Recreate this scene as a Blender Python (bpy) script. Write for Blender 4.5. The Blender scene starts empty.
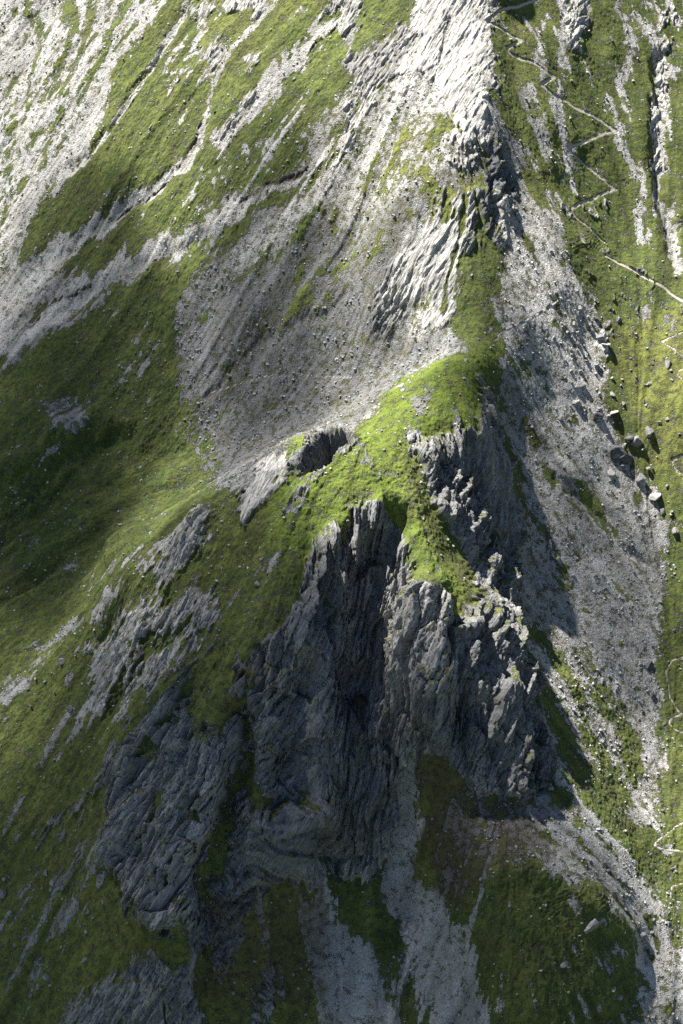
import bpy, math, time
import numpy as np
T0 = time.time()
F = np.float32
rng = np.random.default_rng(7)
scene = bpy.context.scene

# ------------------------------------------------------------------ camera
PITCH = math.radians(35.0); VF = math.radians(30.0); DIST = 800.0
CAM = np.array([0.0, -DIST*math.cos(PITCH), DIST*math.sin(PITCH)])
FWD = np.array([0.0, math.cos(PITCH), -math.sin(PITCH)])
UP = np.array([0.0, math.sin(PITCH), math.cos(PITCH)])
SLOPE = 0.577
cam_data = bpy.data.cameras.new('camera')
cam = bpy.data.objects.new('camera', cam_data)
scene.collection.objects.link(cam); scene.camera = cam
cam.location = CAM; cam.rotation_euler = (math.radians(90)-PITCH, 0, 0)
cam_data.sensor_fit = 'VERTICAL'; cam_data.angle = VF
cam_data.clip_start = 1; cam_data.clip_end = 20000
TV = math.tan(VF/2)

def ray(px, py):
    u = (px-341.5)/512*TV; v = (512-py)/512*TV
    return FWD + v*UP + u*np.array([1.0, 0, 0])
def on_plane(px, py, h):
    d = ray(px, py)
    t = (SLOPE*CAM[1]+h-CAM[2])/(d[2]-SLOPE*d[1])
    return CAM + t*d

# ------------------------------------------------------------------ coarse landform: points (px, py, height over the mean slope)
PTS = [
 # upper left flank
 (-60,-40,-60),(0,0,-42),(100,0,-16),(200,0,14),(300,0,40),(390,0,56),
 (0,100,-55),(100,100,-24),(200,100,6),(300,100,34),(400,100,56),(450,60,64),
 (0,200,-68),(100,200,-36),(200,200,-6),(300,200,22),(400,200,46),(445,170,58),
 (-60,300,-95),(0,300,-80),(100,300,-50),(200,300,-24),(300,300,2),(370,300,20),(350,250,16),(420,250,38),(440,300,32),(410,330,22),
 (0,380,-84),(100,380,-60),(200,380,-40),(300,380,-20),(360,360,0),(400,350,14),(350,405,-8),
 (0,430,-86),(80,430,-64),(150,450,-62),(220,440,-46),(290,420,-26),(190,490,-54),(100,500,-66),(40,500,-80),(0,540,-80),(-60,540,-95),
 (70,560,-62),(10,590,-76),(60,420,-66),(30,470,-74),
 # front left meadow
 (0,640,-70),(60,620,-52),(110,640,-26),(0,700,-66),(50,700,-44),(0,760,-68),(60,770,-46),(110,790,-16),(0,850,-72),(60,850,-46),(100,880,-22),
 (0,930,-74),(60,940,-50),(120,960,-24),(0,1024,-80),(100,1024,-38),(-80,700,-100),(-80,1024,-110),
 # outcrop and brown flank of the buttress
 (100,690,-22),(130,640,-8),(150,680,-4),(180,620,12),(215,600,24),(210,680,18),(235,720,18),(160,740,2),
 # wall
 (180,780,6),(200,840,2),(200,900,-6),(190,950,-16),(150,850,-8),(160,1000,-22),(230,760,10),(240,830,-2),(250,880,-14),
 (270,640,38),(270,700,26),(280,760,14),(290,820,2),(290,880,-16),
 (345,560,46),(340,620,30),(340,680,17),(345,740,6),(340,800,-8),(335,860,-26),
 (390,560,44),(385,620,28),(380,700,14),(375,760,4),(390,800,-10),
 (425,600,48),(430,650,40),(430,700,30),(435,750,17),(470,640,36),(480,700,28),(490,760,14),(520,700,16),
 (450,500,48),(445,450,54),(470,560,38),(505,640,24),(540,740,6),(530,780,2),(472,460,47),(485,520,32),
 # foot of the wall right side
 (488,410,32),(506,430,15),(515,480,12),(522,540,9),(530,600,5),(550,660,2),(567,720,-1),(577,770,-5),
 # right gully
 (520,250,39),(560,250,31),(590,330,14),(545,330,24),(545,400,12),(600,400,2),(570,470,4),(620,460,-9),(590,540,-10),(650,540,-22),
 (600,640,-15),(645,640,-26),(640,720,-29),(600,720,-15),(645,800,-30),(610,800,-14),(650,880,-28),(645,960,-32),(650,1024,-38),
 (683,560,-26),(683,640,-28),(683,720,-30),(683,820,-29),(683,900,-29),(683,1000,-32),(760,700,-10),(760,1000,-30),
 (640,400,-1),(683,400,8),(650,330,8),(683,460,-6),(683,300,14),(760,400,24),
 # right upper slope
 (530,0,64),(580,0,54),(640,0,42),(683,0,38),(760,0,36),(530,100,53),(580,100,44),(630,100,34),(683,100,30),(540,180,40),(580,180,32),(630,180,24),(683,180,22),(506,180,46),(508,120,55),
 (600,240,18),(640,260,14),(683,240,16),
 # bank under the wall
 (420,770,4),(480,800,8),(540,820,2),(590,850,-5),(430,860,-10),(480,880,2),(540,890,6),(590,900,-2),(620,930,-16),(632,980,-28),(590,960,-12),
 (440,940,-22),(500,960,-8),(540,1000,-14),(480,1024,-26),(600,1024,-28),
 (400,860,-24),(415,920,-32),(440,1000,-42),(360,900,-30),(330,920,-38),(370,1000,-48),(250,950,-34),(290,1000,-44),(210,1024,-40),
 (683,1120,-60),(500,1120,-50),(341,1120,-70),(150,1120,-60),(0,1120,-100),(0,-80,-50),(200,-80,10),(400,-80,60),(500,-80,86),(600,-80,60),(700,-80,30),
]
LINES = [
 # the crest, top to knoll
 [(490,-80,92),(490,0,72),(492,60,66),(490,110,63),(482,170,57),(480,220,51),(472,270,44),(482,310,38),(494,338,35),(505,348,33)],
 [(505,348,33),(480,356,40),(455,362,46),(430,370,49)],
 # back rim of the knoll and of the left shoulder
 [(430,370,47),(405,382,47),(380,412,48),(358,432,49),(335,432,50),(300,436,48),(280,450,46),(250,478,40),(225,498,36),(200,515,30),(170,535,18),(135,560,2),(105,590,-14),(70,610,-34)],
 # lip of the wall
 [(478,372,47),(476,400,53),(474,425,57),(440,430,58),(400,440,60),(382,450,60),(386,495,58),(345,505,58),(318,530,55),(305,560,50),(300,590,46),(290,620,42),(255,650,34),(225,650,26)],
 # the green ledge coming down right of the lip
 [(386,495,58),(405,520,55),(425,560,51),(445,590,47),(465,600,44)],
 # foot of the knoll behind
 [(440,350,24),(400,368,12)],
]
ctrl = [on_plane(*p) for p in PTS]
for ln in LINES:
    for a, b in zip(ln[:-1], ln[1:]):
        n = max(1, int(math.hypot(a[0]-b[0], a[1]-b[1])/12))
        for k in range(n):
            f = k/n
            ctrl.append(on_plane(*(a[i]*(1-f)+b[i]*f for i in range(3))))
    ctrl.append(on_plane(*ln[-1]))
ctrl = np.array(ctrl)
for (x, y) in [(-600,-500),(0,-600),(600,-500),(-700,0),(700,0),(-600,700),(0,800),(600,700)]:
    ctrl = np.vstack([ctrl, [x, y, SLOPE*y - 40]])
hc = ctrl[:, 2]-SLOPE*ctrl[:, 1]

RX0, RX1, RY0, RY1, RS = -280.0, 280.0, -290.0, 350.0, 0.8
rx = np.arange(RX0, RX1, RS, dtype=np.float64); ry = np.arange(RY0, RY1, RS)
NX, NY = len(rx), len(ry)
def rbf_fit(P, v):
    D = np.sqrt(((P[:, None]-P[None])**2).sum(-1)+4.0)
    n = len(P)
    A = np.zeros((n+1, n+1)); A[:n, :n] = -D + np.eye(n)*0.9; A[n, :n] = 1; A[:n, n] = 1
    return np.linalg.solve(A, np.append(v, 0))
W = rbf_fit(ctrl[:, :2], hc)
def rbf_eval(X, Y):
    out = np.zeros(X.shape, F)+F(W[-1])
    X = X.astype(F); Y = Y.astype(F)
    for i in range(len(ctrl)):
        out -= F(W[i])*np.sqrt((X-F(ctrl[i, 0]))**2+(Y-F(ctrl[i, 1]))**2+F(4))
    return out
sx = rx[::3]; sy = ry[::3]
GX, GY = np.meshgrid(sx, sy)
Hc = rbf_eval(GX, GY)

def bil(A, fx, fy):
    """A[iy, ix] sampled at fractional indices"""
    ny, nx = A.shape
    fx = np.clip(fx, 0, nx-1.001); fy = np.clip(fy, 0, ny-1.001)
    ix = fx.astype(np.int32); iy = fy.astype(np.int32)
    tx = (fx-ix).astype(F); ty = (fy-iy).astype(F)
    return ((A[iy, ix]*(1-tx)+A[iy, ix+1]*tx)*(1-ty)+(A[iy+1, ix]*(1-tx)+A[iy+1, ix+1]*tx)*ty)
def blur(A, r):
    for _ in range(2):
        for ax in (0, 1):
            n = 2*r+1
            P = np.pad(A, [(r+1, r) if i == ax else (0, 0) for i in (0, 1)], mode='edge')
            c = np.cumsum(P.astype(np.float64), axis=ax)
            A = ((c[n:]-c[:-n]) if ax == 0 else (c[:, n:]-c[:, :-n]))/n
    return A.astype(F)
RXg, RYg = np.meshgrid(rx, ry)
def r_idx(x, y): return (x-RX0)/RS, (y-RY0)/RS
H0 = bil(Hc, (RXg-RX0)/(3*RS), (RYg-RY0)/(3*RS))
H0 = blur(H0, 2)
Z0 = (H0 + SLOPE*RYg).astype(F)
print('coarse', round(time.time()-T0, 1))

# ------------------------------------------------------------------ pixel -> ground (first hit with the coarse landform)
def hit(pts):
    pts = np.asarray(pts, float)
    d = np.array([ray(x, y) for x, y in pts])
    t = np.full(len(pts), 560.0); found = np.zeros(len(pts), bool); res = t.copy()
    while t[0] < 1350:
        p = CAM+d*t[:, None]
        z = bil(Z0, *r_idx(p[:, 0], p[:, 1]))
        new = (p[:, 2] < z) & ~found
        res[new] = t[new]; found |= new
        t += 1.0
    p = CAM+d*res[:, None]
    bad = ~found
    for i in np.where(bad)[0]: p[i] = on_plane(pts[i, 0], pts[i, 1], -40)
    return p
def dens(pts, step=14, closed=False):
    pts = list(pts); out = []
    q = pts+[pts[0]] if closed else pts
    for a, b in zip(q[:-1], q[1:]):
        n = max(1, int(math.hypot(a[0]-b[0], a[1]-b[1])/step))
        for k in range(n): out.append((a[0]+(b[0]-a[0])*k/n, a[1]+(b[1]-a[1])*k/n))
    if not closed: out.append(pts[-1])
    return out

# ------------------------------------------------------------------ noise
G3 = np.array([[1,1,0],[-1,1,0],[1,-1,0],[-1,-1,0],[1,0,1],[-1,0,1],[1,0,-1],[-1,0,-1],[0,1,1],[0,-1,1],[0,1,-1],[0,-1,-1],[1,1,0],[-1,1,0],[0,-1,1],[0,-1,-1]], F)
def hsh(ix, iy, iz, seed):
    h = (ix.astype(np.uint32)*np.uint32(73856093)) ^ (iy.astype(np.uint32)*np.uint32(19349663)) ^ (iz.astype(np.uint32)*np.uint32(83492791)) ^ np.uint32(seed*2654435761 & 0xffffffff)
    h ^= h >> np.uint32(15); h *= np.uint32(2246822519); h ^= h >> np.uint32(13); h *= np.uint32(3266489917); h ^= h >> np.uint32(16)
    return h
def perlin(x, y, z, seed=0):
    x = np.asarray(x, F); y = np.asarray(y, F); z = np.broadcast_to(np.asarray(z, F), x.shape)
    ix = np.floor(x).astype(np.int32); iy = np.floor(y).astype(np.int32); iz = np.floor(z).astype(np.int32)
    fx = x-ix; fy = y-iy; fz = z-iz
    u = fx*fx*fx*(fx*(fx*6-15)+10); v = fy*fy*fy*(fy*(fy*6-15)+10); w = fz*fz*fz*(fz*(fz*6-15)+10)
    out = 0
    for k in (0, 1):
        wk = w if k else 1-w
        for j in (0, 1):
            wj = v if j else 1-v
            for i in (0, 1):
                wi = u if i else 1-u
                g = G3[hsh(ix+i, iy+j, iz+k, seed) & np.uint32(15)]
                out = out + wi*wj*wk*(g[..., 0]*(fx-i)+g[..., 1]*(fy-j)+g[..., 2]*(fz-k))
    return out
def fbm(x, y, z, seed, octv=4, gain=.5, ridged=False):
    a = 1.0; s = 0; f = 1.0
    for o in range(octv):
        n = perlin(x*f, y*f, z*f, seed+o*17)
        if ridged: n = 1-2.6*np.abs(n)
        s = s+a*n; a *= gain; f *= 2.03
    return s
def facets(x, y, z, seed, tilt=1.0):
    """faceted blocks: (height, crack distance, cell value)"""
    bx = np.floor(x-.5).astype(np.int32); by = np.floor(y-.5).astype(np.int32); bz = np.floor(z-.5).astype(np.int32)
    f1 = np.full(x.shape, 9, F); f2 = f1.copy(); hh = np.zeros(x.shape, F); cv = np.zeros(x.shape, F)
    for k in (0, 1):
        for j in (0, 1):
            for i in (0, 1):
                h = hsh(bx+i, by+j, bz+k, seed)
                h2 = hsh(bx+i, by+j, bz+k, seed+5)
                a = (h & np.uint32(255)).astype(F)/255-.5; b = ((h >> np.uint32(8)) & np.uint32(255)).astype(F)/255-.5; c = ((h >> np.uint32(16)) & np.uint32(255)).astype(F)/255-.5
                vx = x-(bx+i+.5+a*.7); vy = y-(by+j+.5+b*.7); vz = z-(bz+k+.5+c*.7)
                d = vx*vx+vy*vy+vz*vz
                nr = d < f1
                f2 = np.where(nr, f1, np.minimum(f2, d)); f1 = np.where(nr, d, f1)
                r = (h2 & np.uint32(255)).astype(F)/255
                tx = ((h2 >> np.uint32(8)) & np.uint32(255)).astype(F)/127.5-1; ty = ((h2 >> np.uint32(16)) & np.uint32(255)).astype(F)/127.5-1
                hh = np.where(nr, r+tilt*(tx*vx+ty*vy), hh); cv = np.where(nr, r, cv)
    return hh.astype(F), (np.sqrt(f2)-np.sqrt(f1)).astype(F), cv
def sst(a, b, x):
    t = np.clip((x-a)/(b-a), 0, 1); return t*t*(3-2*t)

# ------------------------------------------------------------------ fall-line streak fields (noise smeared down the slope)
gy, gx = np.gradient(blur(Z0, 4).astype(np.float64), RS)
gl = np.sqrt(gx*gx+gy*gy)+1e-6
bx_ = -(0.75+.55*sst(140, 60, RYg))*sst(25, -15, RXg)*sst(-60, 20, RYg) + .5*sst(55, 75, RXg)*sst(135, 110, RXg)*sst(70, 30, RYg)
dxr = -gx/gl+bx_; dyr = -gy/gl
gl = np.sqrt(dxr*dxr+dyr*dyr); dxr = (dxr/gl).astype(F); dyr = (dyr/gl).astype(F)
IX, IY = np.meshgrid(np.arange(NX, dtype=F), np.arange(NY, dtype=F))
def lic(src, steps, st):
    acc = src.copy()
    for sg in (1, -1):
        px, py = IX.copy(), IY.copy()
        for k in range(steps):
            u = bil(dxr, px, py); v = bil(dyr, px, py)
            px += sg*st*u; py += sg*st*v
            acc += bil(src, px, py)
    acc -= acc.mean(); return (acc/acc.std()).astype(F)
white = rng.standard_normal((NY, NX)).astype(F)
LF = lic(white, 22, 1.1)
LM = lic(blur(rng.standard_normal((NY, NX)).astype(F), 1), 30, 1.9)
LC = lic(blur(rng.standard_normal((NY, NX)).astype(F), 5), 26, 3.0)
print('lic', round(time.time()-T0, 1))

# ------------------------------------------------------------------ vertex grid
cx = np.arange(-188, 188, 0.31); cy = np.arange(-208, 296, 0.31)
def skirt(a, sgn, n=26):
    out = []; s = .5
    for _ in range(n):
        a += sgn*s; out.append(a); s *= 1.34
    return out
vx = np.array(skirt(-188, -1)[::-1]+list(cx)+skirt(188, 1)); vy = np.array(skirt(-208, -1, 24)[::-1]+list(cy)+skirt(296, 1, 26))
VX, VY = np.meshgrid(vx, vy); VX = VX.astype(F); VY = VY.astype(F)
MY, MX = VX.shape
fx, fy = r_idx(VX, VY)
# edge warp shared by every painted boundary
W1x = perlin(VX/16, VY/16, 0*VX, 1)*5+perlin(VX/4.5, VY/4.5, 0*VX, 2)*1.8
W1y = perlin(VX/16, VY/16, 0*VX, 3)*5+perlin(VX/4.5, VY/4.5, 0*VX, 4)*1.8
N2 = perlin(VX/1.7, VY/1.7, 0*VX, 5)
vLF = bil(LF, fx, fy); vLM = bil(LM, fx, fy); vLC = bil(LC, fx, fy)
N8 = perlin(VX/7, VY/7, 0*VX, 6)+.5*perlin(VX/3.1, VY/3.1, 0*VX, 7)
mixn = (N8*1.5+vLF*.28+vLM*.38)           # about unit noise for broken cover
print('grid', VX.shape, round(time.time()-T0, 1))

def seg_dist(X, Y, P):
    d = np.full(X.shape, 1e9, F)
    for a, b in zip(P[:-1], P[1:]):
        ab = b-a; L = (ab**2).sum()+1e-9
        t = np.clip(((X-a[0])*ab[0]+(Y-a[1])*ab[1])/L, 0, 1)
        d = np.minimum(d, (X-a[0]-t*ab[0])**2+(Y-a[1]-t*ab[1])**2)
    return np.sqrt(d)
def inside(X, Y, P):
    r = np.zeros(X.shape, bool)
    for (x0, y0), (x1, y1) in zip(P, np.roll(P, -1, 0)):
        if y0 == y1: continue
        c = ((y0 > Y) != (y1 > Y)) & (X < (x1-x0)*(Y-y0)/(y1-y0)+x0)
        r ^= c
    return r
def _win(P, m):
    x0 = max(0, int((P[:, 0].min()-m-RX0)/RS)); x1 = min(NX, int((P[:, 0].max()+m-RX0)/RS)+2)
    y0 = max(0, int((P[:, 1].min()-m-RY0)/RS)); y1 = min(NY, int((P[:, 1].max()+m-RY0)/RS)+2)
    return slice(y0, max(y1, y0+2)), slice(x0, max(x1, x0+2))
def sdf_poly(px):
    P = hit(dens(px, 14, True))[:, :2]; R = np.full((NY, NX), -25, F); w = _win(P, 24)
    X = RXg[w]; Y = RYg[w]
    d = seg_dist(X, Y, np.vstack([P, P[:1]]))
    R[w] = np.clip(np.where(inside(X, Y, P), d, -d), -25, 25); return R
def sdf_line(px, w0, w1):
    """stroke with a width in photo pixels that goes from w0 to w1"""
    q = dens(px, 10); P = hit(q)[:, :2]; R = np.full((NY, NX), -25, F); w = _win(P, 24)
    X = RXg[w]; Y = RYg[w]; n = len(P)
    best = np.full(X.shape, -25, F)
    for i in range(n-1):
        a, b = P[i], P[i+1]; ab = b-a; L = (ab**2).sum()+1e-9
        t = np.clip(((X-a[0])*ab[0]+(Y-a[1])*ab[1])/L, 0, 1)
        wd = (w0+(w1-w0)*(i+t)/(n-1))*.5*.44
        best = np.maximum(best, wd-np.sqrt((X-a[0]-t*ab[0])**2+(Y-a[1]-t*ab[1])**2))
    R[w] = best; return R
def upsample(R, warp=1.0):
    return bil(R, *r_idx(VX+W1x*warp, VY+W1y*warp))

g = np.ones(VX.shape, F)*.94; r = np.zeros(VX.shape, F)
pale = np.full(VX.shape, .35, F); dry = np.full(VX.shape, .25, F); dirt = np.zeros(VX.shape, F)
def smooth_mask(sd, soft, edge, density):
    m = sst(-soft, soft, sd+edge*(vLF*.32+vLM*.36+N2*.9+N8*.8))
    if density < 1:
        th = (0.5-density)*3.2
        m = m*sst(th-.35, th+.35, mixn+ .4*N2)
    return m
def put(cls, geo, soft=2.8, edge=3.0, density=1.0, warp=1.0, w=None):
    global g, r
    R = sdf_poly(geo) if w is None else sdf_line(geo, *w)
    if w is not None and edge == 3.0: edge = 2.0; soft = 1.7
    m = smooth_mask(upsample(R, warp), soft, edge, density)
    tg, tr = {'g': (.89, 0), 's': (.19, 0), 'r': (.06, 1)}[cls]
    if cls == 's' and w is not None: tg = .05
    g = g*(1-m)+tg*m; r = r*(1-m)+tr*m
def tone(name, val, geo, soft=5, w=None, edge=1.0):
    R = sdf_poly(geo) if w is None else sdf_line(geo, *w)
    m = sst(-soft, soft, upsample(R)+edge*N8)
    A = globals()[name]; A += (val-A)*m

# ---- base zones -------------------------------------------------------------------------
exec_paint = []
P_ = lambda *a: [(a[i], a[i+1]) for i in range(0, len(a), 2)]
# far-left bare flank with grass fingers
put('s', P_(-40,-40, 170,-40, 150,15, 112,75, 95,120, 78,160, 40,205, 22,256, 0,300, -40,320), density=.78)
for ln, w0, w1, dn in [
    (P_(30,0, 36,50, 30,110), 6, 4, .8), (P_(62,-5, 72,30, 55,75, 45,100), 12, 8, .75), (P_(95,-5, 82,50, 62,95), 10, 8, .8),
    (P_(130,-5, 108,45, 84,92), 12, 8, .9), (P_(62,110, 48,145, 36,190), 12, 10, .65), (P_(70,150, 45,190), 10, 10, .7), (P_(12,120, 8,180, 10,230), 8, 10, .5)]:
    put('g', ln, w=(w0, w1), density=dn)
put('s', P_(170,-10, 118,62, 96,105, 84,135, 50,172, 15,212), w=(10, 22), density=.95)
# gully between the two big meadows
put('s', P_(190,-5, 160,52, 150,72, 134,98, 112,128, 78,165, 60,185), w=(5, 12))
put('r', P_(160,55, 150,75, 135,95, 128,108), w=(8, 8))
put('r', P_(195,-5, 210,20, 190,70, 180,80, 165,60, 180,20), density=.32)
put('s', P_(170,20, 215,20, 205,70, 165,75), density=.35)
for q in [P_(190,5,205,0,212,12,196,18), P_(222,-5,262,-5,262,12,240,16,226,12), P_(206,55,222,48,225,62,210,70), P_(238,60,252,55,256,72,244,76)]:
    put('r', q, edge=1.8)
put('s', P_(278,-5, 242,38, 222,68, 206,104, 203,135), w=(7, 7))
put('s', P_(203,130, 188,162, 150,190, 104,224, 62,250, 24,286, -20,310), w=(10, 34))
put('s', P_(345,138, 304,168, 262,194, 216,224, 172,250, 120,268, 70,300, 20,335, -30,365), w=(7, 26))
put('s', P_(-30,300, 45,262, 75,272, 70,300, 30,330, -30,400), density=.93)
put('g', P_(150,215, 100,245, 60,268), w=(20, 8), density=.8)
# rocks and rubble down from the dark crag
put('r', P_(350,-5, 322,32, 296,58, 270,88), w=(22, 18), density=.55)
put('s', P_(322,30, 290,62, 262,96, 236,122, 214,148), w=(16, 26), density=.6)
put('r', P_(252,90, 232,118, 216,140), w=(22, 26), density=.45)
put('s', P_(255,120, 330,120, 300,165, 240,165), density=.38)
put('s', P_(365,70, 400,60, 350,120, 330,150, 300,170, 290,160, 330,105), density=.75)
put('s', P_(200,170, 290,165, 240,190, 190,200), density=.3)
# pale limestone slope left of the crest
put('s', P_(400,25, 425,-40, 495,-40, 494,60, 490,130, 484,180, 445,205, 400,215, 340,250, 250,300, 215,260, 280,205, 345,150, 380,90))
put('r', P_(405,30, 430,-40, 495,-40, 494,60, 491,128, 470,160, 450,150, 440,100, 420,70, 380,95, 350,125, 345,112, 385,60), density=.82)
put('r', P_(345,120, 392,90, 360,140, 310,175), density=.45)
put('r', P_(482,120, 470,150, 455,165), w=(8, 8), density=.9)
put('g', P_(400,120, 450,120, 480,175, 470,230, 430,215, 380,240, 320,270, 330,210, 370,170), density=.42)
put('g', P_(300,210, 350,180, 320,230, 230,300, 200,290, 240,240), density=.4)
# green patch at the top and dark crag
put('g', P_(362,-40, 420,-40, 408,22, 388,38, 372,48, 362,30), edge=1)
put('r', P_(350,45, 372,50, 395,25, 415,28, 408,55, 385,75, 372,92, 358,80, 348,62), edge=1.6)
put('r', P_(345,-40, 362,-40, 360,20, 345,45, 338,35), density=.8)
# the big grey scree fan
put('s', P_(205,262, 262,200, 330,200, 430,205, 440,230, 400,290, 470,340, 440,362, 402,372, 380,410, 340,440, 280,455, 235,500, 200,470, 182,430, 172,350, 182,300), density=.93, edge=2.2)
put('g', P_(330,225, 240,290, 205,325), w=(18, 10), density=.55)
put('g', P_(400,235, 330,280, 260,315), w=(22, 10), density=.4)
put('s', P_(300,262, 240,300, 200,345), w=(14, 14))
put('g', P_(60,330, 180,290, 175,380, 215,440, 150,430, 60,390), density=.97)
put('g', P_(195,435, 215,430, 225,470, 190,500, 160,480), density=.55)
put('s', P_(48,405, 75,402, 85,425, 60,428), density=.7)
put('s', P_(130,340, 160,385), w=(26, 20), density=.25)
put('s', P_(90,455, 160,470), w=(10, 14), density=.22)
for ln in [P_(60,285,20,312,-10,330), P_(115,300,60,320,20,350)]:
    put('s', ln, w=(8, 14), density=.5)
# dark erosion lips in the meadows
for ln, w0, w1 in [(P_(202,122,188,158,178,168), 1.5, 4), (P_(172,178,150,195,110,222), 5, 2), (P_(305,168,270,185,240,204), 5, 2), (P_(90,285,60,300,42,312), 4, 4), (P_(40,318,25,330), 3, 3)]:
    R = upsample(sdf_line(ln, w0, w1), .5); m = sst(-.5, .9, R+N2*.9+N8*.9)
    dirt = np.maximum(dirt, m); g *= 1-m; r *= 1-m
# slab crag in the scree
put('r', P_(428,235, 447,205, 484,190, 484,260, 470,300, 465,330, 430,320, 425,290), density=.7, edge=2)
put('r', P_(371,292, 386,262, 440,220, 449,240, 434,285, 402,318, 388,340, 372,338), edge=1, warp=.5)
# crest: dark banded wall on the right side of it
put('r', P_(490,128, 506,140, 520,190, 520,225, 505,250, 488,235, 480,190), edge=1)
put('g', P_(462,262, 490,255, 494,310, 500,345, 470,352, 452,330, 458,300), density=.85)
put('s', P_(372,352, 440,330, 462,352, 430,366, 402,378), density=.6)
# right upper slope
put('s', P_(496,110, 512,150, 522,200, 530,225, 520,160), w=(10, 18), density=.75)
put('s', P_(512,195, 555,225, 590,300, 606,345, 606,402, 628,450, 656,480, 668,520, 672,570, 662,640, 664,720, 664,800, 650,850, 626,838, 632,790, 600,770, 560,790, 535,740, 530,680, 512,640, 515,560, 520,480, 498,400, 500,355, 492,300), density=.99)
put('s', P_(640,780, 672,860, 690,940, 700,1100, 642,1100, 640,960, 606,905, 588,868, 570,800), density=.66)
put('s', P_(566,0, 560,60, 566,100, 560,120), w=(20, 6), density=.75)
put('r', P_(562,-20, 596,-20, 586,30, 578,48, 562,40), edge=1)
put('s', P_(545,20, 536,60, 540,95), w=(5, 5))
put('s', P_(562,60, 556,110, 562,160, 556,205, 545,245), w=(8, 12), density=.5)
put('s', P_(540,150, 528,110), w=(14, 20), density=.5)
put('s', P_(618,-10, 628,40, 626,80, 620,110, 622,140, 636,175, 644,230), w=(8, 7), density=.8)
put('s', P_(640,-10, 660,40, 690,40, 690,-10), density=.5)
put('s', P_(640,20, 668,70, 660,110, 658,150, 662,190, 670,240, 676,262), w=(16, 12), density=.93)
put('r', P_(668,20, 660,90, 652,130, 658,170), w=(12, 8), density=.6)
put('g', P_(610,340, 640,290, 683,300, 760,330, 760,520, 683,520, 640,455, 622,440, 606,400), density=.9)
put('s', P_(606,330, 640,300, 670,330), w=(16, 8), density=.4)
put('r', P_(570,205, 608,200, 618,230, 600,262, 588,250), density=.25)
put('r', P_(592,270, 640,285, 610,310, 605,345), w=(16, 10), density=.45)
put('g', P_(600,265, 635,290), w=(26, 18), density=.7)
put('g', P_(566,255, 585,325, 560,330), w=(10, 6), density=.3)
# the fan under the saddle
put('g', P_(502,345, 535,365, 532,385, 510,372), density=.6)
put('g', P_(542,398, 575,422), w=(5, 4), density=.6)
put('g', P_(528,430, 540,442), w=(7, 4), density=.7)
put('g', P_(555,478, 590,512, 606,530), w=(8, 10), density=.65)
put('g', P_(515,500, 550,545, 570,585), w=(14, 8), density=.6)
put('r', P_(512,488, 540,530, 560,560), w=(16, 6), density=.4)
put('g', P_(515,590, 548,640, 570,680), w=(8, 8), density=.4)
put('g', P_(540,635, 560,660, 578,695), w=(15, 17), density=.85)
put('g', P_(530,660, 548,700, 570,742), w=(18, 24), density=.95)
put('g', P_(574,655, 607,700), w=(12, 12), density=.85)
put('g', P_(598,700, 618,725, 636,768), w=(14, 20), density=.95)
put('g', P_(590,660, 625,715), w=(9, 6), density=.8)
put('g', P_(545,470, 600,515), w=(8, 8), density=.55)
put('g', P_(575,700, 590,740, 628,795), w=(10, 20), density=.75)
put('g', P_(566,750, 600,800, 640,850), w=(26, 40), density=.8)
put('s', P_(575,790, 600,825, 640,890), w=(9, 12), density=.9)
put('g', P_(668,560, 700,560, 700,860, 672,880, 664,820, 668,700), density=.9)
put('g', P_(655,860, 700,860, 700,960, 665,940), density=.6)
# knoll and left shoulder turf
KN = P_(408,380, 430,368, 455,360, 500,346, 503,354, 479,374, 474,424, 455,428, 436,428, 400,440, 378,447, 386,498, 346,506, 330,520, 316,535, 300,560, 302,590, 285,622, 255,648, 228,648, 216,620, 190,592, 150,592, 170,560, 168,540, 198,516, 225,500, 250,480, 282,452, 300,438, 332,434, 356,434, 378,414)
put('g', KN, edge=.9, soft=.5, warp=.5)
put('s', P_(380,408, 395,392, 412,384), w=(10, 6), density=.8)
put('r', P_(240,495, 255,470, 288,452, 292,478, 272,502, 248,520), density=.72)
put('s', P_(300,500, 290,512), w=(7, 5), density=.8)
put('s', P_(240,485, 262,470), w=(10, 8), density=.7)
put('s', P_(416,388, 424,402, 440,418), w=(20, 16), density=.6)
put('r', P_(388,446, 420,436, 470,430), w=(9, 9), density=.6)
put('r', P_(293,508, 300,496, 306,490), w=(6, 6))
put('r', P_(155,565, 178,532, 198,514, 210,528, 192,560, 178,582, 160,580), density=.75)
put('s', P_(170,545, 125,590, 80,625, 30,645), w=(10, 5), density=.6)
put('s', P_(75,590, 130,560, 165,555), w=(5, 5), density=.5)
put('s', P_(20,650, 60,640, 110,615), w=(4, 4), density=.5)
put('s', P_(250,590, 270,560), w=(4, 4), density=.5)
for ln, w0, w1 in [(P_(203,130, 188,162, 150,190, 104,224, 62,250, 24,286, -20,310), 6, 20), (P_(345,138, 304,168, 262,194, 216,224, 172,250, 120,268, 70,300, 20,335, -30,365), 4, 18),
                   (P_(190,-5, 160,52, 150,72, 134,98, 112,128, 78,165, 60,185), 3, 7), (P_(280,-5, 242,38, 222,68, 206,104, 203,135), 4, 5)]:
    put('s', ln, w=(w0, w1), edge=1.0, soft=.9, warp=.6); tone('pale', .95, ln, w=(w0, w1), soft=1.5)
PIT = P_(300,477, 308,458, 322,436, 345,430, 359,434, 356,444, 340,450, 334,462, 318,474)
put('r', P_(352,440, 372,452, 380,470, 366,462), density=.6)
put('r', P_(292,470, 306,452, 322,434, 345,427, 364,433, 360,448, 344,458, 330,470, 312,482), density=.7, soft=1)
put('r', PIT, edge=.8, soft=.5, warp=.5)
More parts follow.
